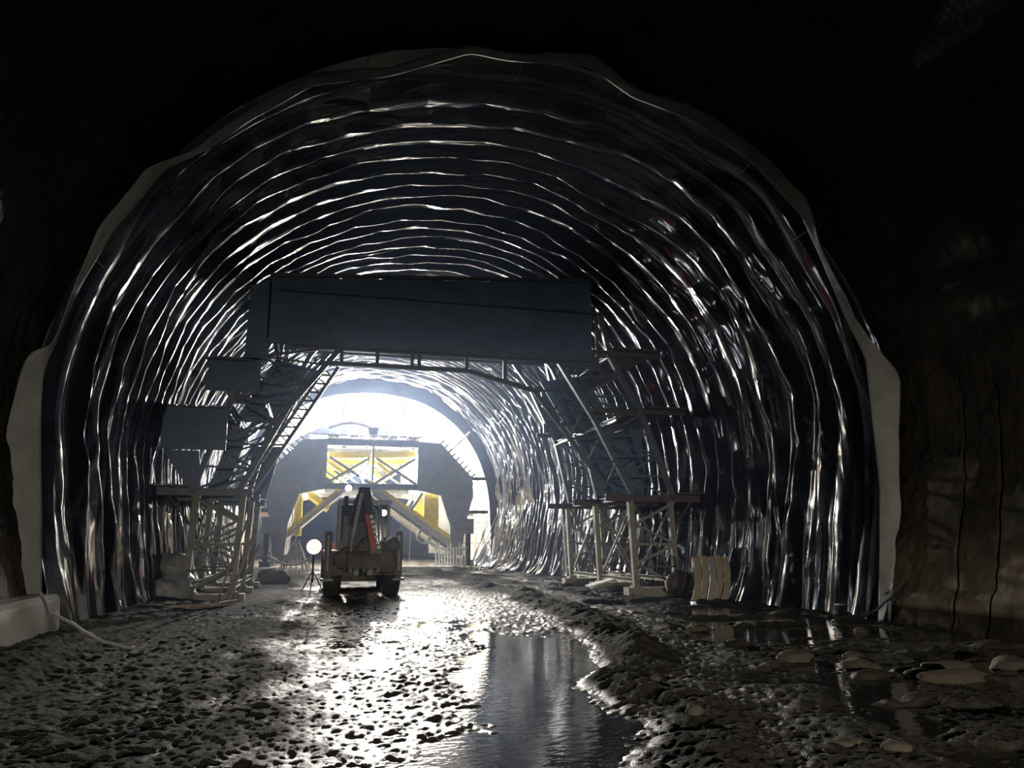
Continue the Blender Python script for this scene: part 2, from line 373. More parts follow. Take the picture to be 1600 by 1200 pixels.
# looser vertical drapes down the walls
dr = (V + .25*(vn(U/2.5, V/1.5, 53)-.5))/.55; cdr = np.floor(dr)
d = d + low*.07*(1-np.abs(2*(dr-cdr)-1)**2)*vn(cdr*2.3, U/3, 55)
farw = sstep(30, 40, V)
fine = (V+.1*vn(U/2, V/1, 57))/.27
d = d + low*farw*.05*np.abs(np.sin(math.pi*fine))**.8
foot = np.exp(-np.maximum(hz_, 0)/.45)
d = d + foot*(.05+.35*vn(V/.9, U*0, 59)**2 + .9*sstep(33, 40, V)*vn(V/.7, U*0, 63))
d = d - .1*np.clip(.9-sstep(13.7, 14.6, V), 0, 1)
d = d*(.3+.7*sstep(13.8, 15.4, V))
d = d - (.06+.26*sstep(.3, 2.5, hz_)*sstep(8.0, 5.0, hz_))*(1-np.clip((V-13.7)/1.9, 0, 1))**1.3
X = px_[None, :] + nx_[None, :]*d + xc_of(V); Z = pz_[None, :] + nz_[None, :]*d
Yv = V + .05*(fbm(U/.8, V/.8, 67, 2)-.5)
Yv[0] += .10*(vn(q/.7, q*0, 69)-.5)
mem = link('waterproofing_membrane', mesh_np('waterproofing_membrane', np.stack([X, Yv, Z], -1).reshape(-1, 3), grid_quads(nu, nv), M_MEM), Matrix.Identity(4))
tag(mem, 'glossy black waterproofing membrane hung in folds over the tunnel vault', 'membrane')

# straps left hanging at the near edge of the membrane
for f, l in ((.20, .5), (.33, .6), (.40, .45), (.50, .75), (.57, .5), (.63, .6), (.67, .7), (.73, .55)):
    i = int(f*nu); j0 = 3; j1 = int(np.searchsorted(vs, vs[3]+l))
    pts = [(X[j, i]+nx_[i]*.02, Yv[j, i], Z[j, i]+nz_[i]*.02-.0) for j in range(j0, j1, 4)]
    s = MB(); s.tube(pts, .012, 5); so = s.build('strap', M_ROLL, mem)

# pale fleece lapping over the near edge
def unproj(u, v, Y):
    cy, sy, cp, sp = math.cos(YAW), math.sin(YAW), math.cos(PITCH), math.sin(PITCH)
    a = (u-800)/FPX; c = -(v-600)/FPX
    fw = Vector((sy*cp, cy*cp, sp)); rt = Vector((cy, -sy, 0)); up = rt.cross(fw)
    dd = rt*a + up*c + fw; dd *= Y/dd.y
    return dd.x, CAM_H + dd.z
outer = [(18, 942), (8, 820), (5, 690), (40, 548), (84, 540), (108, 470), (150, 362), (228, 262), (300, 238), (370, 185), (488, 112), (600, 106), (735, 70), (790, 82), (928, 84), (985, 138),
         (1090, 165), (1180, 228), (1262, 310), (1278, 380), (1335, 500), (1406, 582), (1406, 800), (1398, 890), (1378, 972)]
inner = [(66, 956), (66, 820), (64, 650), (68, 585), (84, 545), (125, 450), (178, 360), (262, 262), (330, 232), (390, 190), (490, 134), (610, 120), (735, 84), (790, 96), (920, 104), (985, 152),
         (1080, 188), (1170, 250), (1252, 338), (1280, 400), (1322, 500), (1352, 560), (1374, 760), (1374, 890), (1372, 974)]
fo = np.array([unproj(*p_, 13.44) for p_ in outer]); fi = np.array([unproj(*p_, 13.66) for p_ in inner])
so_ = np.concatenate([[0], np.cumsum(np.hypot(*np.diff(fi, axis=0).T))]); NS = 420
qs = np.linspace(0, so_[-1], NS)
def smoothed(P):
    r = np.stack([np.interp(qs, so_, P[:, 0]), np.interp(qs, so_, P[:, 1])], -1); k = np.hanning(9); k /= k.sum()
    pad = np.pad(r, ((4, 4), (0, 0)), mode='edge'); return np.stack([np.convolve(pad[:, i], k, 'valid') for i in (0, 1)], -1)
fo, fi = smoothed(fo), smoothed(fi)
NW = 12; rows = []
for j in range(NW):
    s = j/(NW-1); pxz = fi*(1-s)+fo*s
    yj = 13.66 - .22*s - .10*math.sin(math.pi*s)*(vn(qs/.6, qs*0+j*.05, 3)) - .14*(fbm(qs/.8, qs*0+s*1.5, 13, 3)-.5)*min(1, 2*s)
    rows.append(np.stack([pxz[:, 0], yj, pxz[:, 1]], -1))
F = np.stack(rows)
flc = link('fleece_strip', mesh_np('fleece_strip', F.reshape(-1, 3), grid_quads(NS, NW), M_FLEECE), Matrix.Identity(4))
md = flc.modifiers.new('thickness', 'SOLIDIFY'); md.thickness = .012
tag(flc, 'ragged pale grey fleece strip hanging around the near edge of the membrane', 'fleece')

# ---------------------------------------------------------------- membrane gantry (arched working platform)
G0 = (3.75, 24.6, 0)
ga = empty('work_gantry', G0, 'dark steel arched work gantry with stepped platforms spanning the roadway', 'gantry')
FY = (21.7, 24.65, 27.6)
INN = {-1: [(-1.95, 2.9), (-.83, 5.2), (.55, 7.0)], 1: [(9.3, 2.9), (8.1, 5.2), (6.95, 7.0)]}
OUT = {-1: [(-3.1, 2.9), (-2.35, 5.2), (-1.3, 7.2), (-1.15, 8.5)], 1: [(10.6, 2.9), (9.75, 5.2), (8.65, 7.2), (8.35, 8.6)]}
def along(P, n):
    P = [Vector((x, 0, z)) for x, z in P]; L = [0]
    for a_, b_ in zip(P, P[1:]): L.append(L[-1]+(b_-a_).length)
    r = []
    for k in range(n+1):
        s = L[-1]*k/n
        for i in range(len(P)-1):
            if s <= L[i+1]+1e-6:
                r.append(P[i].lerp(P[i+1], (s-L[i])/(L[i+1]-L[i]))); break
    return r
INN_R = {-1: [(-1.95, 2.9), (-1.4, 5.2), (-.35, 7.4), (.4, 8.4)], 1: [(9.3, 2.9), (8.75, 5.2), (7.7, 7.4), (6.95, 8.4)]}
INN_F = INN
for fi_, y in enumerate(FY):
    INN = INN_F if fi_ == 0 else INN_R
    for sd in (-1, 1):
        xo, xi = OUT[sd][0][0], INN[sd][0][0]
        zg = .12
        boxp((min(xo, xi)-.32, y-.2, zg-.14), (max(xo, xi)+.32, y+.2, zg+.14), M_DUSTY, ga, 'sleeper')
        for x in (xo, xi):
            beam((x - sd*0.0, y, zg+.14), (x-sd*.12, y, 2.8), .16, .16, M_DUSTY, ga, 'post', 'box')
            boxp((x-.14, y-.14, zg+.14), (x+.14, y+.14, zg+.19), M_DUSTY, ga, 'foot_plate')
        zs = (.3, .95, 1.5, 2.1, 2.75)
        for k in range(4):
            xa, xb = (xo, xi) if k % 2 == 0 else (xi, xo)
            beam((xa, y-.05, zs[k]), (xb, y-.05, zs[k+1]), .075, .075, M_DUSTY, ga, 'brace', 'angle')
        beam((xo, y-.06, 1.5), (xi, y-.06, 1.5), .07, .07, M_DUSTY, ga, 'brace', 'box')
        beam((xo, y-.06, .85), (xi, y-.06, .85), .05, .05, M_RUST, ga, 'brace', 'box')
        # cross beam at tower head, running out to the platform
        xe = -4.05 if sd < 0 else 11.55
        xs_ = -1.6 if sd < 0 else 8.4
        beam((xe, y, 2.86), (xs_, y, 2.86), .18, .2, M_STEEL if sd < 0 else M_RUST, ga, 'cross_beam', 'ibeam')
        beam((xo, y, 2.0), (xe+sd*-.35, y, 2.78), .07, .07, M_RUST, ga, 'brace', 'cyl')
        # inclined arch truss
        for P in (INN[sd], OUT[sd]):
            for a_, b_ in zip(P, P[1:]):
                beam((a_[0], y, a_[1]), (b_[0], y, b_[1]), .15, .15, M_STEEL, ga, 'chord', 'box')
        A = along(INN[sd], 7); B = along(OUT[sd][:3], 7)
        for k in range(7):
            pa, pb = (A[k], B[k+1]) if k % 2 else (B[k], A[k+1])
            beam((pa.x, y, pa.z), (pb.x, y, pb.z), .07, .07, M_STEEL, ga, 'brace', 'angle')
            beam((A[k+1].x, y, A[k+1].z), (B[k+1].x, y, B[k+1].z), .06, .06, M_STEEL, ga, 'brace', 'angle')
        # platform bearers and hand rails
        for z, xa, xb in (((4.98, -3.85, -2.3), (6.3, -3.0, -1.7)) if sd < 0 else ((5.5, 8.0, 11.1), (7.3, 7.9, 10.35))):
            beam((xa, y, z), (xb, y, z), .12, .14, M_STEEL if sd < 0 else M_RUST, ga, 'platform_bearer', 'ibeam')
    # deck truss
    zd = 7.0 if fi_ == 0 else 8.3
    beam((-.9, y, zd), (8.3, y, zd), .2, .26, M_STEEL, ga, 'deck_beam', 'ibeam')
    beam((-1.1, y, zd+1.5), (8.2, y, zd+1.7), .14, .14, M_STEEL, ga, 'deck_beam', 'box')
    for k in range(9):
        xk = -.8 + k*1.13
        beam((xk, y, zd+.1), (xk, y, zd+1.5), .08, .08, M_STEEL, ga, 'deck_post', 'box')
        if k < 8: beam((xk, y, zd+.1 if k % 2 else zd+1.5), (xk+1.13, y, zd+1.5 if k % 2 else zd+.1), .06, .06, M_STEEL, ga, 'brace', 'angle')
    if fi_: continue
    beam((-.05, y, 6.5), (4.2, y, 6.5), .14, .12, M_STEEL, ga, 'hanger_beam', 'box')
    beam((4.2, y, 6.5), (6.2, y, 6.0), .12, .12, M_STEEL, ga, 'hanger_beam', 'box')
    beam((6.2, y, 6.0), (8.4, y, 3.2), .12, .12, M_STEEL, ga, 'hanger_beam', 'box')
    for xk in (.55, 1.55, 2.55, 2.75, 4.15, 5.3):
        beam((xk, y, 6.2 if xk > 5 else 6.5), (xk, y, 7.0), .1, .1, M_STEEL, ga, 'hanger', 'box')
    for k in range(4):
        xa = 6.2+k*.55; za = 6.0-k*.7
        beam((xa, y, za), (xa+.95, y, za+.05), .06, .06, M_STEEL, ga, 'brace', 'angle')
        beam((xa+.55, y, za-.7), (xa+.95, y, za+.05), .06, .06, M_STEEL, ga, 'brace', 'angle')
# longitudinal members
for x, z, mt in ((-1.95, 2.9, M_STEEL), (-3.1, 2.9, M_STEEL), (9.3, 2.9, M_STEEL), (10.6, 2.9, M_RUST), (-1.4, 5.2, M_STEEL), (8.75, 5.2, M_STEEL), (.4, 8.3, M_STEEL), (6.95, 8.3, M_STEEL),
             (-2.35, 5.2, M_STEEL), (9.75, 5.2, M_STEEL), (-1.3, 7.2, M_STEEL), (8.65, 7.2, M_STEEL), (-1.95, .45, M_DUSTY), (9.3, .45, M_DUSTY), (-3.1, .45, M_DUSTY), (10.6, .45, M_DUSTY)):
    beam((x, FY[0]-.15, z), (x, FY[2]+.15, z), .12, .14, mt, ga, 'longitudinal_beam', 'ibeam')
for x, zb, zt in ((-1.95, .4, 2.8), (9.3, .4, 2.8), (10.6, .4, 2.8), (-3.1, .4, 2.8)):
    for y0, y1 in zip(FY, FY[1:]):
        beam((x, y0, zb), (x, y1, zt), .06, .06, M_DUSTY, ga, 'brace', 'angle')
        beam((x, y1, zb), (x, y0, zt), .06, .06, M_DUSTY, ga, 'brace', 'angle')
# platform planks, each its own
def planks(x0, x1, z, n, mt=M_STEEL):
    for k in range(n):
        a_ = x0+(x1-x0)*k/n; b_ = x0+(x1-x0)*(k+1)/n-.02
        boxp((a_, FY[0]-.3-.08*rnd.random(), z), (b_, FY[2]+.3+.1*rnd.random(), z+.05), mt, ga, 'platform_plank')
planks(-4.0, -3.15, 2.98, 4); planks(-3.85, -2.4, 5.06, 6); planks(-3.0, -1.75, 6.38, 5)
planks(10.6, 11.5, 2.98, 4, M_RUST); planks(9.75, 11.05, 5.58, 5, M_RUST); planks(8.7, 10.3, 7.38, 6, M_RUST); planks(-1.2, 8.2, 8.45, 22)
# front rails of the platforms (light tubes) and hoarding panels
def panel(poly, y, name='hoarding_panel', mt=M_PANEL, th=.04):
    s = MB(); s.prism(poly, y, y+th); return s.build(name, mt, ga)
yf = FY[0]-.16
for y in (yf, FY[2]+.2):
    n = 6; xs_ = np.linspace(-1.5, 8.0, n+1)
    for k in range(n):
        a_, b_ = xs_[k], xs_[k+1]+.02; zt = lambda x: 8.85 + (x+1.5)/9.5*.62
        zb = 6.98 if y < 24 else 8.3
        panel([(a_, zb), (b_, zb), (b_, zt(b_)), (a_, zt(a_))], y + .01*(k % 2))
    beam((-1.5, y-.05, 8.9), (8.0, y-.05, 9.52), .1, .1, M_STEEL, ga, 'top_rail', 'box')
    beam((-1.5, y-.05, zb+.02), (8.0, y-.05, zb+.02), .12, .14, M_STEEL, ga, 'bottom_rail', 'box')
panel([(-2.05, 6.45), (-1.45, 6.45), (-1.45, 8.8), (-2.0, 8.55)], yf)
panel([(-3.0, 5.55), (-1.6, 5.55), (-1.6, 6.5), (-2.9, 6.5)], yf)
panel([(-3.95, 3.95), (-2.35, 3.95), (-2.35, 5.1), (-4.0, 5.1)], yf)
panel([(-3.2, 2.95), (-2.9, 2.95), (-3.0, 3.92), (-3.9, 3.92)], yf+.05)
panel([(9.7, 3.05), (11.0, 3.05), (11.0, 5.45), (9.75, 5.45)], FY[1]+.1)
panel([(8.3, 5.6), (9.6, 5.6), (9.4, 7.25), (8.2, 7.25)], FY[2]+.1)
panel([(-2.2, 3.0), (-1.6, 3.0), (-1.2, 4.8), (-2.2, 4.8)], FY[2]+.1)
panel([(7.3, 6.95), (8.7, 7.2), (9.8, 5.25), (8.35, 5.2)], FY[1]+.12)
panel([(8.5, 5.15), (9.75, 5.2), (10.4, 3.1), (9.35, 3.1)], FY[1]+.12)
panel([(8.3, 7.4), (9.3, 7.4), (8.6, 8.7), (8.2, 8.7)], FY[1]+.14)
panel([(-2.3, 5.2), (-1.3, 5.2), (-.1, 6.95), (-1.3, 7.2)], FY[1]+.12)
panel([(-3.1, 3.0), (-2.7, 3.0), (-2.0, 5.0), (-2.4, 5.0)], FY[1]+.12)
# inclined stair ladder up the left arch
for dx in (0, .34):
    beam((-2.15+dx, 22.6, 2.7), (.15+dx, 22.6, 6.6), .1, .1, M_STEEL, ga, 'stair_stringer', 'box')
for k in range(1, 15):
    s = k/15; beam((-2.15+2.3*s, 22.6, 2.7+3.9*s), (-2.15+2.3*s+.34, 22.6, 2.7+3.9*s), .05, .05, M_STEEL, ga, 'rung', 'box')
for k in range(16):
    s = k/15; beam((-2.15+2.3*s+.3, 22.6, 2.7+3.9*s), (-2.15+2.3*(s+.03)-.25, 22.6, 2.7+3.9*(s+.03)+.28), .035, .035, M_STEEL, ga, 'baluster', 'box')
beam((-2.4, 22.6, 3.0), (-.1, 22.6, 6.9), .05, .05, M_STEEL, ga, 'hand_rail', 'cyl')

# ---------------------------------------------------------------- steel form and its portal
SY0, SY1 = 47.2, 58.6; SC = 3.12
fs = empty('lining_form', (SC, 53, 0), 'pale arched steel lining form made of many panels, brightly lit from inside', 'formwork')
def shell_pt(t, off=0.0):       # t 0..1 from left foot to right foot
    N = 500
    if not hasattr(shell_pt, 'c'):
        tt = np.linspace(0, math.pi, N); c, s_ = np.cos(tt), np.sin(tt); n = 2.25
        x = np.concatenate([np.full(60, -7.55), -7.5*np.sign(c)*np.abs(c)**(2/n), np.full(60, 7.55)])
        z = np.concatenate([np.linspace(.1, 2.6, 60, endpoint=False), 2.6+7.9*np.abs(s_)**(2/n), np.linspace(.1, 2.6, 60, endpoint=False)[::-1]])
        L = np.concatenate([[0], np.cumsum(np.hypot(np.diff(x), np.diff(z)))]); shell_pt.c = (x, z, L)
    x, z, L = shell_pt.c; s_ = t*L[-1]; e = .05
    a_ = np.array([np.interp(s_-e, L, x), np.interp(s_-e, L, z)]); b_ = np.array([np.interp(s_+e, L, x), np.interp(s_+e, L, z)])
    d_ = (b_-a_)/max(1e-6, np.hypot(*(b_-a_))); nrm = np.array([-d_[1], d_[0]])   # outward
    p_ = np.array([np.interp(s_, L, x), np.interp(s_, L, z)]) + nrm*off
    return SC+p_[0], p_[1]
NH, NL = 22, 6
for j in range(NL):
    y0 = SY0+(SY1-SY0)*j/NL; y1 = SY0+(SY1-SY0)*(j+1)/NL-.05
    for i in range(NH):
        s = MB(); K = 3; off = .012*rnd.random(); ring = []
        for k in range(K+1):
            t = (i+.02+.96*k/K)/NH
            ring.append((shell_pt(t, off), shell_pt(t, off+.1)))
        poly = [r[0] for r in ring]+[r[1] for r in ring][::-1]
        vs_ = [(x, y, z) for y in (y0, y1) for x, z in poly]; n = len(poly); fcs = []
        for k in range(n): fcs.append((k, (k+1) % n, (k+1) % n+n, k+n))
        for k in range(K):
            fcs.append((k, k+1, n-2-k, n-1-k)[::-1]); fcs.append((n+k, n+k+1, n+n-2-k, n+n-1-k))
        s.add(vs_, fcs); s.build('form_panel', M_CONC, fs)
# hoop ribs inside the skin and dark stop-end ring
for y in np.linspace(SY0+1.8, SY1-.3, 5):
    s = MB(); prev = None
    for k in range(45):
        t = .02+.96*k/44; a_ = shell_pt(t, -.02); b_ = shell_pt(t, -.20)
        cur = [(a_[0], y, a_[1]), (b_[0], y, b_[1]), (b_[0], y+.06, b_[1]), (a_[0], y+.06, a_[1])]
        if prev:
            s.add(prev+cur, [(0, 1, 5, 4), (1, 2, 6, 5), (2, 3, 7, 6), (3, 0, 4, 7)])
        prev = cur
    s.build('rib', M_CONC, fs)
s = MB(); prev = None
for k in range(81):
    t = k/80; a_ = shell_pt(t, -.02); b_ = shell_pt(t, 1.25 if .12 < t < .88 else .9)
    cur = [(a_[0], SY0-.12, a_[1]), (b_[0], SY0-.12, b_[1]), (b_[0], SY0-.02, b_[1]), (a_[0], SY0-.02, a_[1])]
    if prev: s.add(prev+cur, [(0, 1, 5, 4), (1, 2, 6, 5), (2, 3, 7, 6), (3, 0, 4, 7)])
    prev = cur
s.build('stop_end_ring', M_BLACK, fs)
# inspection hatch
hx, hz2, hy = 2.75, 9.45, 55.0
s = MB(); s.box((hx, hy, hz2), (1.5, .08, 1.2)); s.build('inspection_hatch', M_PANEL, fs)
for k in range(5): boxp((hx-.7+.33*k, hy-.1, hz2-.55), (hx-.64+.33*k, hy-.04, hz2+.55), M_FORM, fs, 'hatch_bar')

po = empty('form_portal', (SC+.1, 47, 0), 'grey steel portal frame with yellow beams carrying the lining form', 'portal frame')
PYS = (46.0, 50.5, 55.0)
for pi, y in enumerate(PYS):
    for sd in (-1, 1):
        cxp = 3.25
        Q = [(2.65, 7.45), (4.05, 7.4), (6.0, 5.35), (6.05, 4.2), (5.6, 2.6), (5.4, .75), (4.75, .75), (4.65, 2.6), (4.1, 4.25), (3.0, 4.5), (2.65, 4.55)]
        poly = [(cxp+sd*a_, b_) for a_, b_ in (Q if sd > 0 else Q)]
        s = MB(); s.prism(poly if sd > 0 else poly[::-1], y, y+.35); s.build('gusset_leg', M_FORM, po)
        # stiffener teeth along the shoulder
        for k in range(9):
            u = k/8; xk = 4.05+1.9*u; zk = 7.4-2.0*u
            beam((cxp+sd*xk, y+.1, zk), (cxp+sd*(xk+.22), y+.1, zk+.2), .12, .12, M_FORM, po, 'bolt_stub', 'box')
        # screw jack at the foot
        beam((cxp+sd*5.75, y-.1, .25), (cxp+sd*5.75, y-.1, 2.9), .32, .32, M_BLACK, po, 'screw_jack', 'cyl')
        beam((cxp+sd*5.75, y-.1, 2.0), (cxp+sd*5.75, y-.1, 2.9), .55, .55, M_FORM, po, 'jack_sleeve', 'box')
        beam((cxp+sd*5.75, y-.1, .15), (cxp+sd*5.75, y-.1, .5), .6, .6, M_BLACK, po, 'jack_base', 'box')
        for z in (3.3, 5.3):
            beam((cxp+sd*5.3, y+.1, z), (cxp+sd*7.0, y+.1, z), .16, .2, M_RUST, po, 'side_strut', 'ibeam')
        beam((cxp+sd*4.6, y+.5, 6.9), (cxp+sd*5.9, y+.5, 8.2), .14, .14, M_GREY, po, 'hydraulic_strut', 'cyl')
        beam((cxp+sd*5.6, y+.4, 1.0), (cxp+sd*4.2, y+.4, 4.4), .07, .07, M_GREY, po, 'tie_rod', 'cyl')
        beam((cxp+sd*2.1, y+.5, 7.6), (cxp+sd*1.7, y+.5, 9.9), .14, .14, M_GREY, po, 'hydraulic_strut', 'cyl')
    # cross truss between gussets
    beam((cxp-2.7, y+.15, 7.3), (cxp+2.7, y+.15, 7.3), .34, .4, M_FORM, po, 'cross_beam', 'ibeam')
    beam((cxp-2.7, y+.15, 4.72), (cxp+2.7, y+.15, 4.72), .34, .34, M_FORM, po, 'cross_beam', 'ibeam')
    beam((cxp-2.6, y+1.0, 6.62), (cxp-.1, y+1.0, 6.66), .3, .34, M_YELLOW, po, 'yellow_beam', 'box')
    beam((cxp+.1, y+1.0, 6.66), (cxp+2.6, y+1.0, 6.80), .3, .34, M_YELLOW, po, 'yellow_beam', 'box')
    for sd in (-1, 1):
        beam((cxp+sd*.1, y+.1, 4.9), (cxp+sd*2.5, y+.1, 6.4), .14, .14, M_FORM, po, 'cross_brace', 'box')
        beam((cxp+sd*2.6, y+.2, 4.9), (cxp+sd*.2, y+.2, 6.4), .14, .14, M_FORM, po, 'cross_brace', 'box')
        beam((cxp+sd*.3 if sd > 0 else cxp-2.6, y+.7, 6.2), (cxp+sd*1.2 if sd > 0 else cxp-1.5, y+.7, 5.45), .3, .2, M_YELLOW, po, 'yellow_beam', 'box')
    boxp((cxp-.06, y, 4.7), (cxp+.06, y+.3, 7.3), M_FORM, po, 'deck_post')
    # long raking struts: right one is a double girder
    if pi < 2:
        for k, (dz, mt) in enumerate(((.42, M_YELLOW), (.1, M_GREY), (-.24, M_GREY), (-.55, M_FORM))):
            beam((cxp-.2+.1*k, y+.5+.05*k, 4.75+dz*.7), (cxp+5.0, y+.5+.05*k, 1.35+dz*.7), .34 if k < 2 else .2, .22, mt, po, 'raking_strut', 'box')
        for k, (dz, mt) in enumerate(((.25, M_YELLOW), (0.0, M_GREY))):
            beam((cxp-1.5, y+.5, 4.6+dz), (cxp-5.1, y+.5, 1.5+dz), .22, .2, mt, po, 'raking_strut', 'box')
        beam((cxp-4.15, y+.7, 4.4), (cxp-4.15, y+.7, 1.9), .4, .3, M_YELLOW, po, 'yellow_post', 'box')
        beam((cxp-3.6, y+.8, 4.4), (cxp-2.4, y+.8, 3.5), .3, .3, M_YELLOW, po, 'yellow_post', 'box')
        beam((cxp+3.6, y+.7, 4.4), (cxp+3.6, y+.7, 2.4), .9, .3, M_YELLOW, po, 'yellow_post', 'box')
        beam((cxp+3.0, y+.3, 4.4), (cxp+2.3, y+.3, 3.3), .16, .16, M_GREY, po, 'raking_strut', 'box')
for x in (-2.6, -1.3, 0, 1.3, 2.6):
    beam((3.25+x, 45.9, 7.55), (3.25+x, 58, 7.55), .2, .2, M_FORM, po, 'deck_bearer', 'ibeam')
for k in range(13):
    boxp((3.25-3.7+k*.57, 45.8, 7.66), (3.25-3.7+k*.57+.54, 58, 7.72), M_RUST, po, 'deck_plank')
for k in range(8):
    beam((3.25-3.6+k*1.03, 45.9, 7.7), (3.25-3.6+k*1.03, 45.9, 8.15), .05, .05, M_GREY, po, 'rail_post', 'cyl')
s = MB(); s.tube([(3.25-3.6+.12*k, 45.9, 8.15+.03*math.sin(k)) for k in range(61)], .03, 6); s.build('hand_rail', M_GREY, po)
s = MB(); s.tube([(.6+.12*k, 45.75, 8.05+.35*math.sin(math.pi*k/22)) for k in range(23)], .11, 8); tag(s.build('concrete_hose', M_ROLL, None), 'pale concrete hose lying along the portal deck rail', 'hose')

# visible lamps
M_LAMP = emit('lamp_lens', (.92, .96, 1.0), 600.0); M_LAMP2 = emit('cab_lamp_lens', (.85, .92, 1.0), 300.0); M_LAMP3 = emit('warm_lamp_lens', (1.0, .60, .56), 1.7)
def flood(c, r, lens, label, parent=None, name='flood_lamp', stand=True, cat='lamp'):
    c = Vector(c)
    if parent is None:
        root = empty(name, c, label, cat)
    else: root = parent
    s = MB(); s.tube([c+Vector((0, .02, 0)), c+Vector((0, .10, 0)), c+Vector((0, .22, 0))], [r*1.15, r*1.1, r*.6], 14); s.build('lamp_housing', M_BLACK, root)
    s = MB(); s.tube([c+Vector((0, -.02, 0)), c+Vector((0, .018, 0))], [r*.75, r], 14); s.build('lamp_lens', lens, root)
    if stand:
        s = MB(); s.tube([c+Vector((-r*1.2, .1, 0)), c+Vector((-r*1.2, .1, r*1.6)), c+Vector((r*1.2, .1, r*1.6)), c+Vector((r*1.2, .1, 0))], .02, 6); s.build('bracket', M_BLACK, root)
    return root
flood((2.68, 45.6, 5.30), .19, M_LAMP, 'dazzling white flood lamp at the centre of the portal cross brace')
flood((1.88, 45.6, 4.58), .17, M_LAMP, 'bright white flood lamp under the portal crossbeam, left of the centre one')

# ---------------------------------------------------------------- backhoe loader seen from behind
BX, BY = 1.48, 23.6
bh = empty('backhoe_loader', (BX, BY, 0), 'muddy dark backhoe loader seen from behind with folded boom', 'loader')
def tyre(x, y, r, wd):
    s = MB(); h = wd/2
    s.lathe_x((x, y, r), [(-h*.55, r*.55), (-h*.9, r*.62), (-h, r*.85), (-h*.85, r*.95), (0, r*.97), (h*.85, r*.95), (h, r*.85), (h*.9, r*.62), (h*.55, r*.55)], 32)
    o = s.build('tyre', M_TYRE, bh, smooth=True)
    for k in range(18):
        for sd in (-1, 1):
            a_ = 2*math.pi*(k+.5*(sd > 0))/18; c = Vector((x+sd*h*.45, y+math.cos(a_)*r*.965, r+math.sin(a_)*r*.965))
            l = MB(); l.box(c, (h*.95, r*.1, r*.09), Matrix.Rotation(a_-math.pi/2, 3, 'X') @ Matrix.Rotation(sd*.5, 3, 'Z')); l.build('tread_lug', M_TYRE, o)
    s = MB(); s.lathe_x((x, y, r), [(-h*.5, 0), (-h*.5, r*.3), (-h*.6, r*.56), (h*.6, r*.56), (h*.5, r*.3), (h*.5, 0)], 24); s.build('wheel_rim', M_ORANGE, bh)
for sd in (-1, 1):
    tyre(BX+sd*.86, BY+.55, .62, .5); tyre(BX+sd*.84, BY+3.0, .45, .36)
s = MB(); s.box((BX, BY+1.7, .85), (.9, 3.6, .4)); s.build('chassis', M_BLACK, bh, bevel=.03)
s = MB(); s.box((BX, BY+2.9, 1.35), (.95, 1.7, .75)); s.build('bonnet', M_ORANGE, bh, bevel=.06)
s = MB(); s.box((BX, BY-.12, .72), (2.1, .22, .2)); s.box((BX, BY-.12, 1.18), (1.7, .2, .14)); s.build('rear_frame', M_MUDDY, bh, bevel=.02)
for sd in (-1, 1):
    s = MB(); s.box((BX+sd*1.02, BY-.14, 1.2), (.2, .24, 1.35)); s.build('stabiliser_leg', M_MUDDY, bh, bevel=.02)
    s = MB(); s.box((BX+sd*1.02, BY-.14, .5), (.34, .4, .07)); s.build('stabiliser_foot', M_BLACK, bh)
    s = MB(); s.tube([(BX+sd*1.02, BY-.3, .75), (BX+sd*1.02, BY-.3, 1.75)], .04, 8); s.build('hydraulic_cylinder', M_GREY, bh)
    s = MB(); s.box((BX+sd*.86, BY+.55, 1.3), (.56, 1.4, .06)); s.box((BX+sd*.86, BY-.13, 1.18), (.56, .05, .26)); s.build('mudguard', M_ORANGE if sd < 0 else M_MUDDY, bh, bevel=.015)
# cab
s = MB()
for sd in (-1, 1):
    for yy_ in (.15, 1.5): s.box((BX+sd*.72, BY+yy_, 1.98), (.08, .08, 1.4))
s.build('cab_pillars', M_BLACK, bh)
s = MB(); s.box((BX, BY+.85, 2.74), (1.62, 1.75, .12)); s.build('cab_roof', M_BLACK, bh, bevel=.04)
s = MB(); s.box((BX, BY+.13, 2.0), (1.38, .02, 1.3)); s.build('rear_window', M_GLASS, bh)
for sd in (-1, 1):
    s = MB(); s.box((BX+sd*.72, BY+.82, 2.0), (.02, 1.28, 1.3)); s.build('side_window', M_GLASS, bh)
s = MB(); s.box((BX, BY+.5, 1.2), (1.4, .8, .3)); s.build('cab_floor', M_BLACK, bh)
s = MB(); s.box((BX, BY+.75, 1.6), (.5, .5, .14)); s.box((BX, BY+1.0, 1.95), (.5, .12, .6)); s.build('seat', M_BLACK, bh, bevel=.04)
for i_, xx_ in enumerate((-.45, .53)):
    if xx_ > 0: flood((BX+xx_+.02, BY-.12, 2.42), .085, M_LAMP2, None, bh, stand=True)
# boom: two tapering plates from the slew post up to the knuckle, dipper folded back down, bucket curled
def arm(name, p0, p1, w0, w1, d0, d1, mt):
    p0, p1 = Vector(p0), Vector(p1); ax = (p1-p0).normalized(); sx_ = Vector((1, 0, 0)); n_ = ax.cross(sx_).normalized(); sx_ = n_.cross(ax)
    s = MB(); vs_ = []
    for p_, w_, d_ in ((p0, w0, d0), (p0.lerp(p1, .45), w0*.9+w1*.1, max(d0, d1)*1.15), (p1, w1, d1)):
        for a_, b_ in ((-1, -1), (1, -1), (1, 1), (-1, 1)): vs_.append(p_ + sx_*a_*w_/2 + n_*b_*d_/2)
    f_ = [(3, 2, 1, 0), (8, 9, 10, 11)]
    for r_ in (0, 4): f_ += [(r_+k, r_+(k+1) % 4, r_+4+(k+1) % 4, r_+4+k) for k in range(4)]
    s.add(vs_, f_); return s.build(name, mt, bh, bevel=.015)
yb = BY-.45
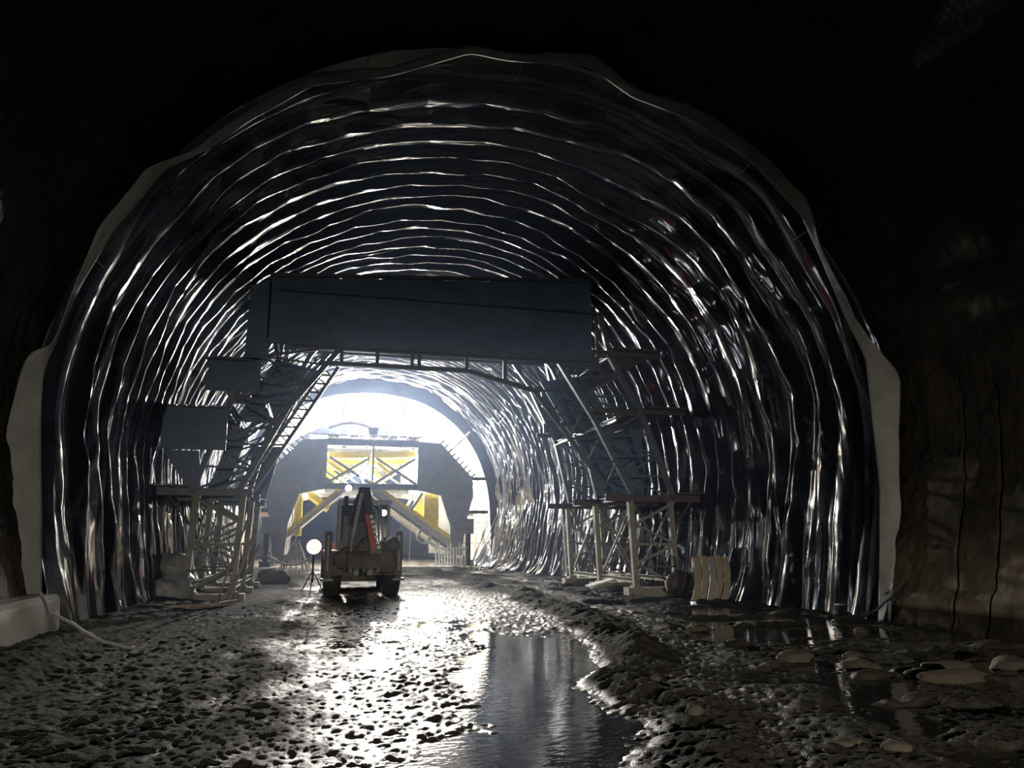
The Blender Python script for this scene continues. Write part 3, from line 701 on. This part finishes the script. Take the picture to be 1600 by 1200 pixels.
s = MB(); s.box((BX-.02, yb+.15, 1.0), (.55, .4, .75)); s.tube([(BX-.02, yb, .6), (BX-.02, yb, 1.45)], .13, 12); s.build('slew_post', M_BLACK, bh, bevel=.02)
arm('boom', (BX-.12, yb, 1.25), (BX-.06, yb+.35, 3.14), .52, .30, .34, .26, M_BLACK)
s = MB(); s.prismx([(yb+.0, 1.3), (yb+.5, 1.4), (yb+.65, 2.4), (yb+.45, 2.9), (yb+.25, 2.9), (yb+.1, 2.3)], BX-.62, BX-.5); s.build('boom_plate', M_BLACK, bh)
arm('boom_shroud', (BX-.42, yb+.2, 1.2), (BX-.14, yb+.4, 2.95), .62, .22, .3, .2, M_BLACK)
arm('dipper', (BX-.04, yb-.25, 3.1), (BX+.26, yb-.5, 1.15), .22, .26, .26, .3, M_BLACK)
st = arm('dipper_side_plate', (BX-.02, yb-.52, 2.35), (BX+.22, yb-.72, 1.35), .1, .13, .06, .06, M_ORANGE)
for k in range(7):
    u = k/6; c = Vector((BX+.12+.24*u*.95, yb-.58-.16*u, 2.28-.86*u)); s = MB(); s.box(c, (.10, .04, .09), Matrix.Rotation(-.22, 3, 'Y')); s.build('lettering_mark', M_WHITE, bh, bevel=.012)
s = MB(); s.tube([(BX-.16, yb-.42, 2.95), (BX-.38, yb-.5, 1.7)], .06, 10); s.tube([(BX-.38, yb-.5, 1.7), (BX-.42, yb-.52, 1.3)], .035, 8); s.build('hydraulic_cylinder', M_GREY, bh)
s = MB(); s.tube([(BX+.08, yb-.2, 2.9), (BX+.42, yb-.3, 2.5), (BX+.5, yb-.2, 1.6), (BX+.3, yb, 1.2)], .03, 8); s.build('hydraulic_hose', M_GREY, bh)
# bucket: curved shell with side plates and teeth, caked in mud
s = MB(); bp = []
for k in range(11):
    a_ = math.radians(200-200*k/10); bp.append((yb-.42+.36*math.cos(a_), .98+.36*math.sin(a_)-.02))
s.prismx(bp, BX-.5, BX+.42); s.build('bucket', M_MUDDY, bh, smooth=False, bevel=.02)
for k in range(5):
    s = MB(); s.box((BX-.42+.19*k, yb-.80, .83), (.08, .2, .06), Matrix.Rotation(.5, 3, 'X')); s.build('bucket_tooth', M_GREY, bh)
s = MB(); s.box((BX+.55, yb-.05, 1.15), (.5, .4, .7)); s.build('valve_block', M_MUDDY, bh, bevel=.08)
s = MB(); s.box((BX-.75, yb+.05, 1.05), (.45, .3, .5)); s.build('tool_box', M_MUDDY, bh, bevel=.05)
s = MB(); s.box((BX+.8, BY-.2, 1.45), (.1, .06, .2)); s.build('tail_lamp', M_ORANGE, bh)
s = MB(); s.box((BX-.88, BY-.2, 1.45), (.1, .06, .2)); s.build('tail_lamp', M_ORANGE, bh)
blob_q = []
for k, (dx, dz, rr_, sq_) in enumerate(((-.45, 1.12, .36, (1.2, .45, .9)), (.05, 1.3, .3, (1.1, .45, 1.2)), (.55, 1.05, .34, (1.1, .5, 1.0)), (.75, 1.5, .22, (1, .6, 1.1)))):
    blob_q.append(((BX+dx, yb-.25, dz), rr_, 40+k, sq_))
# loader arms and front bucket beyond the cab
for sd in (-1, 1):
    s = MB(); s.box((BX+sd*.62, BY+2.9, 1.25), (.14, 2.4, .3), Matrix.Rotation(-.18, 3, 'X')); s.build('loader_arm', M_ORANGE, bh)
s = MB(); s.prismx([(BY+4.1, .25), (BY+4.9, .2), (BY+5.0, .3), (BY+4.3, .4), (BY+4.2, 1.1), (BY+4.1, 1.15)], BX-1.15, BX+1.15); s.build('front_bucket', M_MUDDY, bh)

# lamp on a stand, left of the loader
lm = flood((.06, 24.9, 1.42), .23, M_LAMP3, 'round pinkish white work lamp on a stand just left of the loader', stand=False, name='work_lamp')
s = MB(); s.tube([(.06, 25.0, 1.3), (.06, 25.0, .35)], .03, 8); s.build('stand_pole', M_BLACK, lm)
for k in range(3):
    a_ = 2*math.pi*k/3+.4; s = MB(); s.tube([(.06, 25.0, .7), (.06+.4*math.cos(a_), 25+.4*math.sin(a_), gz(.06+.4*math.cos(a_), 25+.4*math.sin(a_)))], .018, 6); s.build('stand_leg', M_BLACK, lm)

# ---------------------------------------------------------------- loose things
def single(mb, name, material, label, cat, group=None, smooth=False, bevel=0.0):
    return tag(mb.build(name, material, None, smooth, bevel), label, cat, group)
def blob(c, r, seed, squash=(1, 1, 1), rough=.25, n=14, m=9):
    vs_ = []; f_ = []
    for j in range(m+1):
        th = math.pi*j/m
        for k in range(n):
            a_ = 2*math.pi*k/n; d_ = Vector((math.sin(th)*math.cos(a_), math.sin(th)*math.sin(a_), math.cos(th)))
            q_ = float(fbm(np.array([d_.x*1.6+seed]), np.array([d_.y*1.6+d_.z*1.9+seed*.7]), seed, 3)[0])
            rr = r*(1-rough+2*rough*q_)*(1+.25*(float(vn(np.array([d_.x*4+seed]), np.array([d_.y*4+d_.z*5]), seed)[0])-.5)); vs_.append((c[0]+d_.x*rr*squash[0], c[1]+d_.y*rr*squash[1], c[2]+d_.z*rr*squash[2]))
    for j in range(m):
        for k in range(n): f_.append((j*n+k, j*n+(k+1) % n, (j+1)*n+(k+1) % n, (j+1)*n+k))
    s = MB(); s.add(vs_, f_); return s
for c_, rr_, sd_, sq_ in blob_q: blob(c_, rr_, sd_, sq_, .4, 16, 10).build('mud_cake', M_MUDDY, bh, smooth=True)
# left: crumpled plastic roll and bundle behind the gantry leg
s = MB(); pts = [(-3.62+.06*math.sin(k), 21.75+.10*k, .95+.03*k) for k in range(9)]
s = blob((-3.5, 22.1, .98), .40, 57, (1.0, 1.5, .8), .35, 24, 14)
single(s, 'plastic_roll', M_ROLL, 'pale rolled plastic sheet resting on the bundle beside the left gantry legs', 'roll', smooth=True)
single(blob((-3.45, 21.6, .30), .62, 5, (.95, 1.1, .75), .5, 24, 14), 'sheet_bundle', M_ROLL, 'crumpled dusty sheet bundle on the mud beside the left gantry legs', 'bundle', smooth=True)
for k, (x0, y0, x1, y1, z1, r) in enumerate(((-1.95, 20.9, -1.45, 21.45, 1.9, .035), (-1.8, 20.7, -1.35, 21.45, 1.5, .03), (-2.2, 20.5, -1.55, 21.4, 2.5, .025))):
    s = MB(); s.tube([(x0, y0, gz(x0, y0)), (x1, y1, z1)], r, 8)
    single(s, 'leaning_pole', M_WOOD, ('thick reddish pole leaning on the inner left gantry leg', 'short pole leaning low on the inner left gantry leg', 'tall thin pole leaning on the inner left gantry leg')[k], 'pole')
for k, (x, y, l, a_) in enumerate(((-2.2, 19.6, 1.4, .9), (-2.7, 19.3, 1.1, .5), (-1.9, 20.0, .9, 1.2))):
    z = gz(x, y); s = MB(); dx, dy = math.cos(a_)*l/2, math.sin(a_)*l/2
    s.box((x, y, z+.05+.02*k), (l, .14, .04), Matrix.Rotation(a_, 3, 'Z'))
    single(s, 'scrap_plank', M_WOOD, ('long muddy plank lying in front of the left gantry sleeper', 'muddy plank lying nearest the camera by the left gantry legs', 'short muddy plank beside the inner left gantry leg')[k], 'plank')
# right: roll and leaning boards
s = MB(); s.tube([(10.98, 20.6, .25), (10.99, 20.62, .6), (11.0, 20.65, 1.12)], [.40, .42, .37], 20)
single(s, 'membrane_roll', M_WOOD, 'upright olive roll of sheet standing behind the boards by the right wall', 'roll', smooth=True)
for k in range(5):
    x = 9.9+.225*k; z0 = .1+.03*(k % 2); s = MB(); vs_ = []
    for j in range(7):
        u = j/6; vs_ += [(x-.18*(1-u)**2*2+.0, 18.7+.55*u+.02*k, z0+1.08*u), (x+.18-.18*(1-u)**2*2, 18.7+.55*u+.02*k, z0+1.08*u)]
    n0 = len(vs_); vs_ += [(a_, b_+.025, c_) for a_, b_, c_ in vs_]
    f_ = []
    for j in range(6):
        i = 2*j; f_ += [(i, i+1, i+3, i+2), (n0+i+2, n0+i+3, n0+i+1, n0+i), (i, i+2, n0+i+2, n0+i), (i+1, n0+i+1, n0+i+3, i+3)]
    f_ += [(0, n0, n0+1, 1), (12, 13, n0+13, n0+12)]
    s.add(vs_, f_)
    single(s, 'leaning_board', M_WOOD if k != 2 else M_GREY, ('leftmost bent tan board leaning at the right wall', 'second bent tan board from the left, beside the grey one, at the right wall', 'grey bent board in the middle of the row leaning at the right wall', 'bent tan board just right of the grey one at the right wall', 'rightmost bent tan board leaning at the right wall')[k], 'board', 'boards leaning at the right wall')
single(blob((10.35, 20.95, .42), .34, 9, (1.2, 1, 1.1), .3, 16, 10), 'debris_sack', M_RUST, 'dark reddish lumpy sack lying between the right gantry legs', 'sack', smooth=True)
s = MB(); s.box((9.2, 23.6, .38), (1.5, .5, .05), Matrix.Rotation(-.25, 3, 'Y')); single(s, 'tilted_sheet', M_WHITE, 'tilted pale sheet lying between the right gantry legs', 'sheet')
# ladder and leaning rods at the far right wall
ld = empty('ladder', (10.3, 30.5, 0), 'light metal ladder leaning behind the right gantry legs', 'ladder')
for dx in (0, .5): beam((10.0+dx, 30.2, .05), (10.0+dx, 30.9, 3.3), .05, .05, M_GREY, ld, 'ladder_rail', 'box')
for k in range(1, 10): beam((10.0, 30.2+.07*k, .05+.32*k), (10.5, 30.2+.07*k, .05+.32*k), .035, .035, M_GREY, ld, 'rung', 'cyl')
for k in range(14):
    x0 = 7.6+.16*k+rnd.uniform(-.1, .1); y0 = 39+rnd.uniform(-.8, .8)
    s = MB(); s.tube([(x0, y0, .05), (x0+1.3+rnd.uniform(-.2, .3), y0+.6, 2.2+rnd.uniform(-.5, .9))], .025, 6)
    single(s, 'reinforcing_rod', M_REBAR, 'thin pale rod in the bundle leaning at the foot of the far right membrane', 'rod', 'rods leaning at the far right')
# coil of hose and rail cage at the right foot of the portal
s = MB()
for k in range(3): s.tube([(6.25+(.42-.05*k)*math.cos(a_), 45.2+.06*k, 1.85+(.42-.05*k)*math.sin(a_)) for a_ in np.linspace(0, 2*math.pi, 25)], .045, 6, cap=False)
single(s, 'hose_coil', M_ROLL, 'round coil of pale hose hanging by the right raking strut', 'hose', smooth=True)
cg = empty('guard_rack', (7.9, 45, 0), 'pale upright barred rack at the foot of the right portal leg', 'rack')
for k in range(11): beam((6.9+.17*k, 44.6, .1), (6.9+.17*k, 44.7, 1.35+.15*math.sin(k*1.7)), .07, .07, M_WHITE, cg, 'bar', 'box')
for z in (.3, 1.2): beam((6.8, 44.65, z), (8.7, 44.65, z), .09, .09, M_WHITE, cg, 'rail', 'box')
s = MB(); s.box((6.2, 44.3, .12), (3.2, .9, .16)); single(s, 'slab', M_WHITE, 'pale low slab on the ground before the right portal leg', 'slab', bevel=.02)
# left of the portal: tepee of sticks, hanging cables
for k in range(16):
    a_ = 2*math.pi*k/16; r_ = .75+.25*rnd.random(); s = MB(); s.tube([(-.75+r_*math.cos(a_), 43+r_*math.sin(a_), .02), (-.75+.1*math.cos(a_), 43+.1*math.sin(a_), 1.3+.5*rnd.random())], .03, 6)
    single(s, 'propped_rod', M_REBAR, 'pale rod of the cone-shaped stack standing left of the loader', 'rod', 'rods stacked in a cone')
for k, x in enumerate((-1.15, -.9)):
    s = MB(); s.tube([(x, 44.6, 3.2-.1*k), (x+.05, 44.6, 2.2), (x-.02, 44.6, 1.2), (x+.1, 44.6, .35)], .025, 6); single(s, 'hanging_cable', M_HOSE, ('cable hanging from the left raking strut, outer one', 'cable hanging from the left raking strut, inner one')[k], 'cable')
for k, x in enumerate((4.9, 5.4)):
    s = MB(); s.tube([(x, 44.9, 3.0-.1*k), (x+.05, 44.9, 2.0), (x-.02, 44.9, .4)], .025, 6); single(s, 'hanging_cable', M_HOSE, ('cable hanging below the right raking strut, nearer the loader', 'cable hanging below the right raking strut, nearer the hose coil')[k], 'cable')
s = MB(); s.tube([(-2.2+.2*k, 41.5, .9-.5*math.sin(math.pi*k/12)) for k in range(13)], .05, 8); single(s, 'sagging_hose', M_HOSE, 'grey hose sagging at the foot of the left portal leg', 'hose')
single(blob((-1.3, 30.0, .25), .5, 15, (1.2, 1, .7), .35), 'mud_heap', M_MUDDY, 'pinkish grey mud heap behind the left gantry legs', 'heap', smooth=True)
# cable drum on the portal deck
s = MB(); s.tube([(3.2, 45.95, 7.75), (3.2, 45.95, 7.95), (3.2, 45.95, 8.15)], [.3, .36, .42], 14); single(s, 'bucket', M_BLACK, 'dark bucket standing on the portal deck', 'bucket')

# hose on the left footing, cable at the right wall foot
s = MB(); pts = []
for u in np.linspace(0, 1, 24):
    x = -3.9+1.5*u; y = 12.6-.1*u; z = .62*(1-u)**1.6+gz(min(x, -2.4), y)+.03; pts.append((max(x, -3.45+.0*u) if z < 1 and x < -3.45 else x, y-.9*(1-u)**2, z))
s.tube(pts, .022, 8); single(s, 'grey_hose', M_HOSE, 'thin grey hose running down the left footing onto the mud', 'hose', smooth=True)
s = MB(); pts = [(10.2+.85*u, 14.0-1.2*u, gz(10.2+.85*u, 14.0-1.2*u)+.05+.62*u**1.6+.05*math.sin(9*u)) for u in np.linspace(0, 1, 18)]
s.tube(pts, .022, 8); single(s, 'black_cable', M_BLACK, 'black cable climbing from the mud to the right wall past the fleece', 'cable', smooth=True)

# stones and clods
def put_stone(u, v, sizepx, seed, label, group=None, sq=(1.5, 1, .55), mt=M_STONE):
    cy, sy, cp, sp = math.cos(YAW), math.sin(YAW), math.cos(PITCH), math.sin(PITCH)
    a = (u-800)/FPX; c = -(v-600)/FPX; fw = Vector((sy*cp, cy*cp, sp)); rt = Vector((cy, -sy, 0)); up = rt.cross(fw)
    dd = rt*a+up*c+fw; t = -CAM_H/dd.z; x, y = dd.x*t, dd.y*t; r = sizepx/FPX*t/2/1.5
    s = blob((x, y, max(gz(x, y), -.02)+r*.2), r, seed, sq, .35, 16, 10)
    return single(s, 'stone', mt, label, 'stone', group, smooth=True)
put_stone(1242, 1030, 62, 3, 'flat tan stone standing out of the water at the right')
put_stone(1345, 1046, 64, 4, 'broad tan stone in the row of clods at the right')
put_stone(1330, 1026, 34, 6, 'small reddish stone behind the row of clods at the right')
put_stone(1490, 1062, 80, 8, 'long pale clod in the row before the right wall', sq=(2.2, .7, .5))
put_stone(1585, 1042, 70, 12, 'large pale clod at the right edge of the view', sq=(1.6, 1, .6))
put_stone(1430, 1055, 46, 13, 'small pale clod in the middle of the row at the right')
put_stone(1480, 1042, 64, 16, 'long low pale clod nearest the right wall', sq=(2.2, .6, .35))
put_stone(1085, 1130, 44, 21, 'reddish angular stone on the mud ridge', sq=(1, .9, .8))
put_stone(1025, 1076, 26, 23, 'small pale stone on the crest of the mud ridge', sq=(1, .9, .7))
put_stone(1320, 1172, 56, 25, 'round muddy stone in the puddle near the bottom edge')
put_stone(1400, 1180, 50, 27, 'dark muddy stone at the bottom right of the puddle')
put_stone(1090, 985, 40, 31, 'dark flat stone beyond the ridge before the boards')
put_stone(1345, 985, 26, 33, 'small pale stone at the foot of the near right membrane', sq=(1.2, 1, .6))
put_stone(170, 975, 60, 35, 'pale broken chunk at the foot of the near left membrane', sq=(1.0, .9, .7), mt=M_ROLL)
put_stone(195, 955, 44, 37, 'smaller pale chunk behind the broken one at the left membrane foot', sq=(1, 1, .8), mt=M_ROLL)

# ---------------------------------------------------------------- dusty air
hb = MB(); hb.box((3.7, 67, 6), (19, 106, 14.5)); hz = hb.build('dusty_air', M_GREY)
vm = bpy.data.materials.new('dust_haze'); vm.use_nodes = True; nt = vm.node_tree; nt.nodes.remove(nt.nodes['Principled BSDF'])
vsn = nt.nodes.new('ShaderNodeVolumeScatter'); vsn.inputs['Color'].default_value = (.52, .68, 1.0, 1); vsn.inputs['Density'].default_value = .0013; vsn.inputs['Anisotropy'].default_value = .55
nt.links.new(vsn.outputs[0], nt.nodes['Material Output'].inputs['Volume'])
hz.data.materials.clear(); hz.data.materials.append(vm)
tag(hz, 'thin bluish dust haze filling the tunnel air', 'haze', kind='stuff')
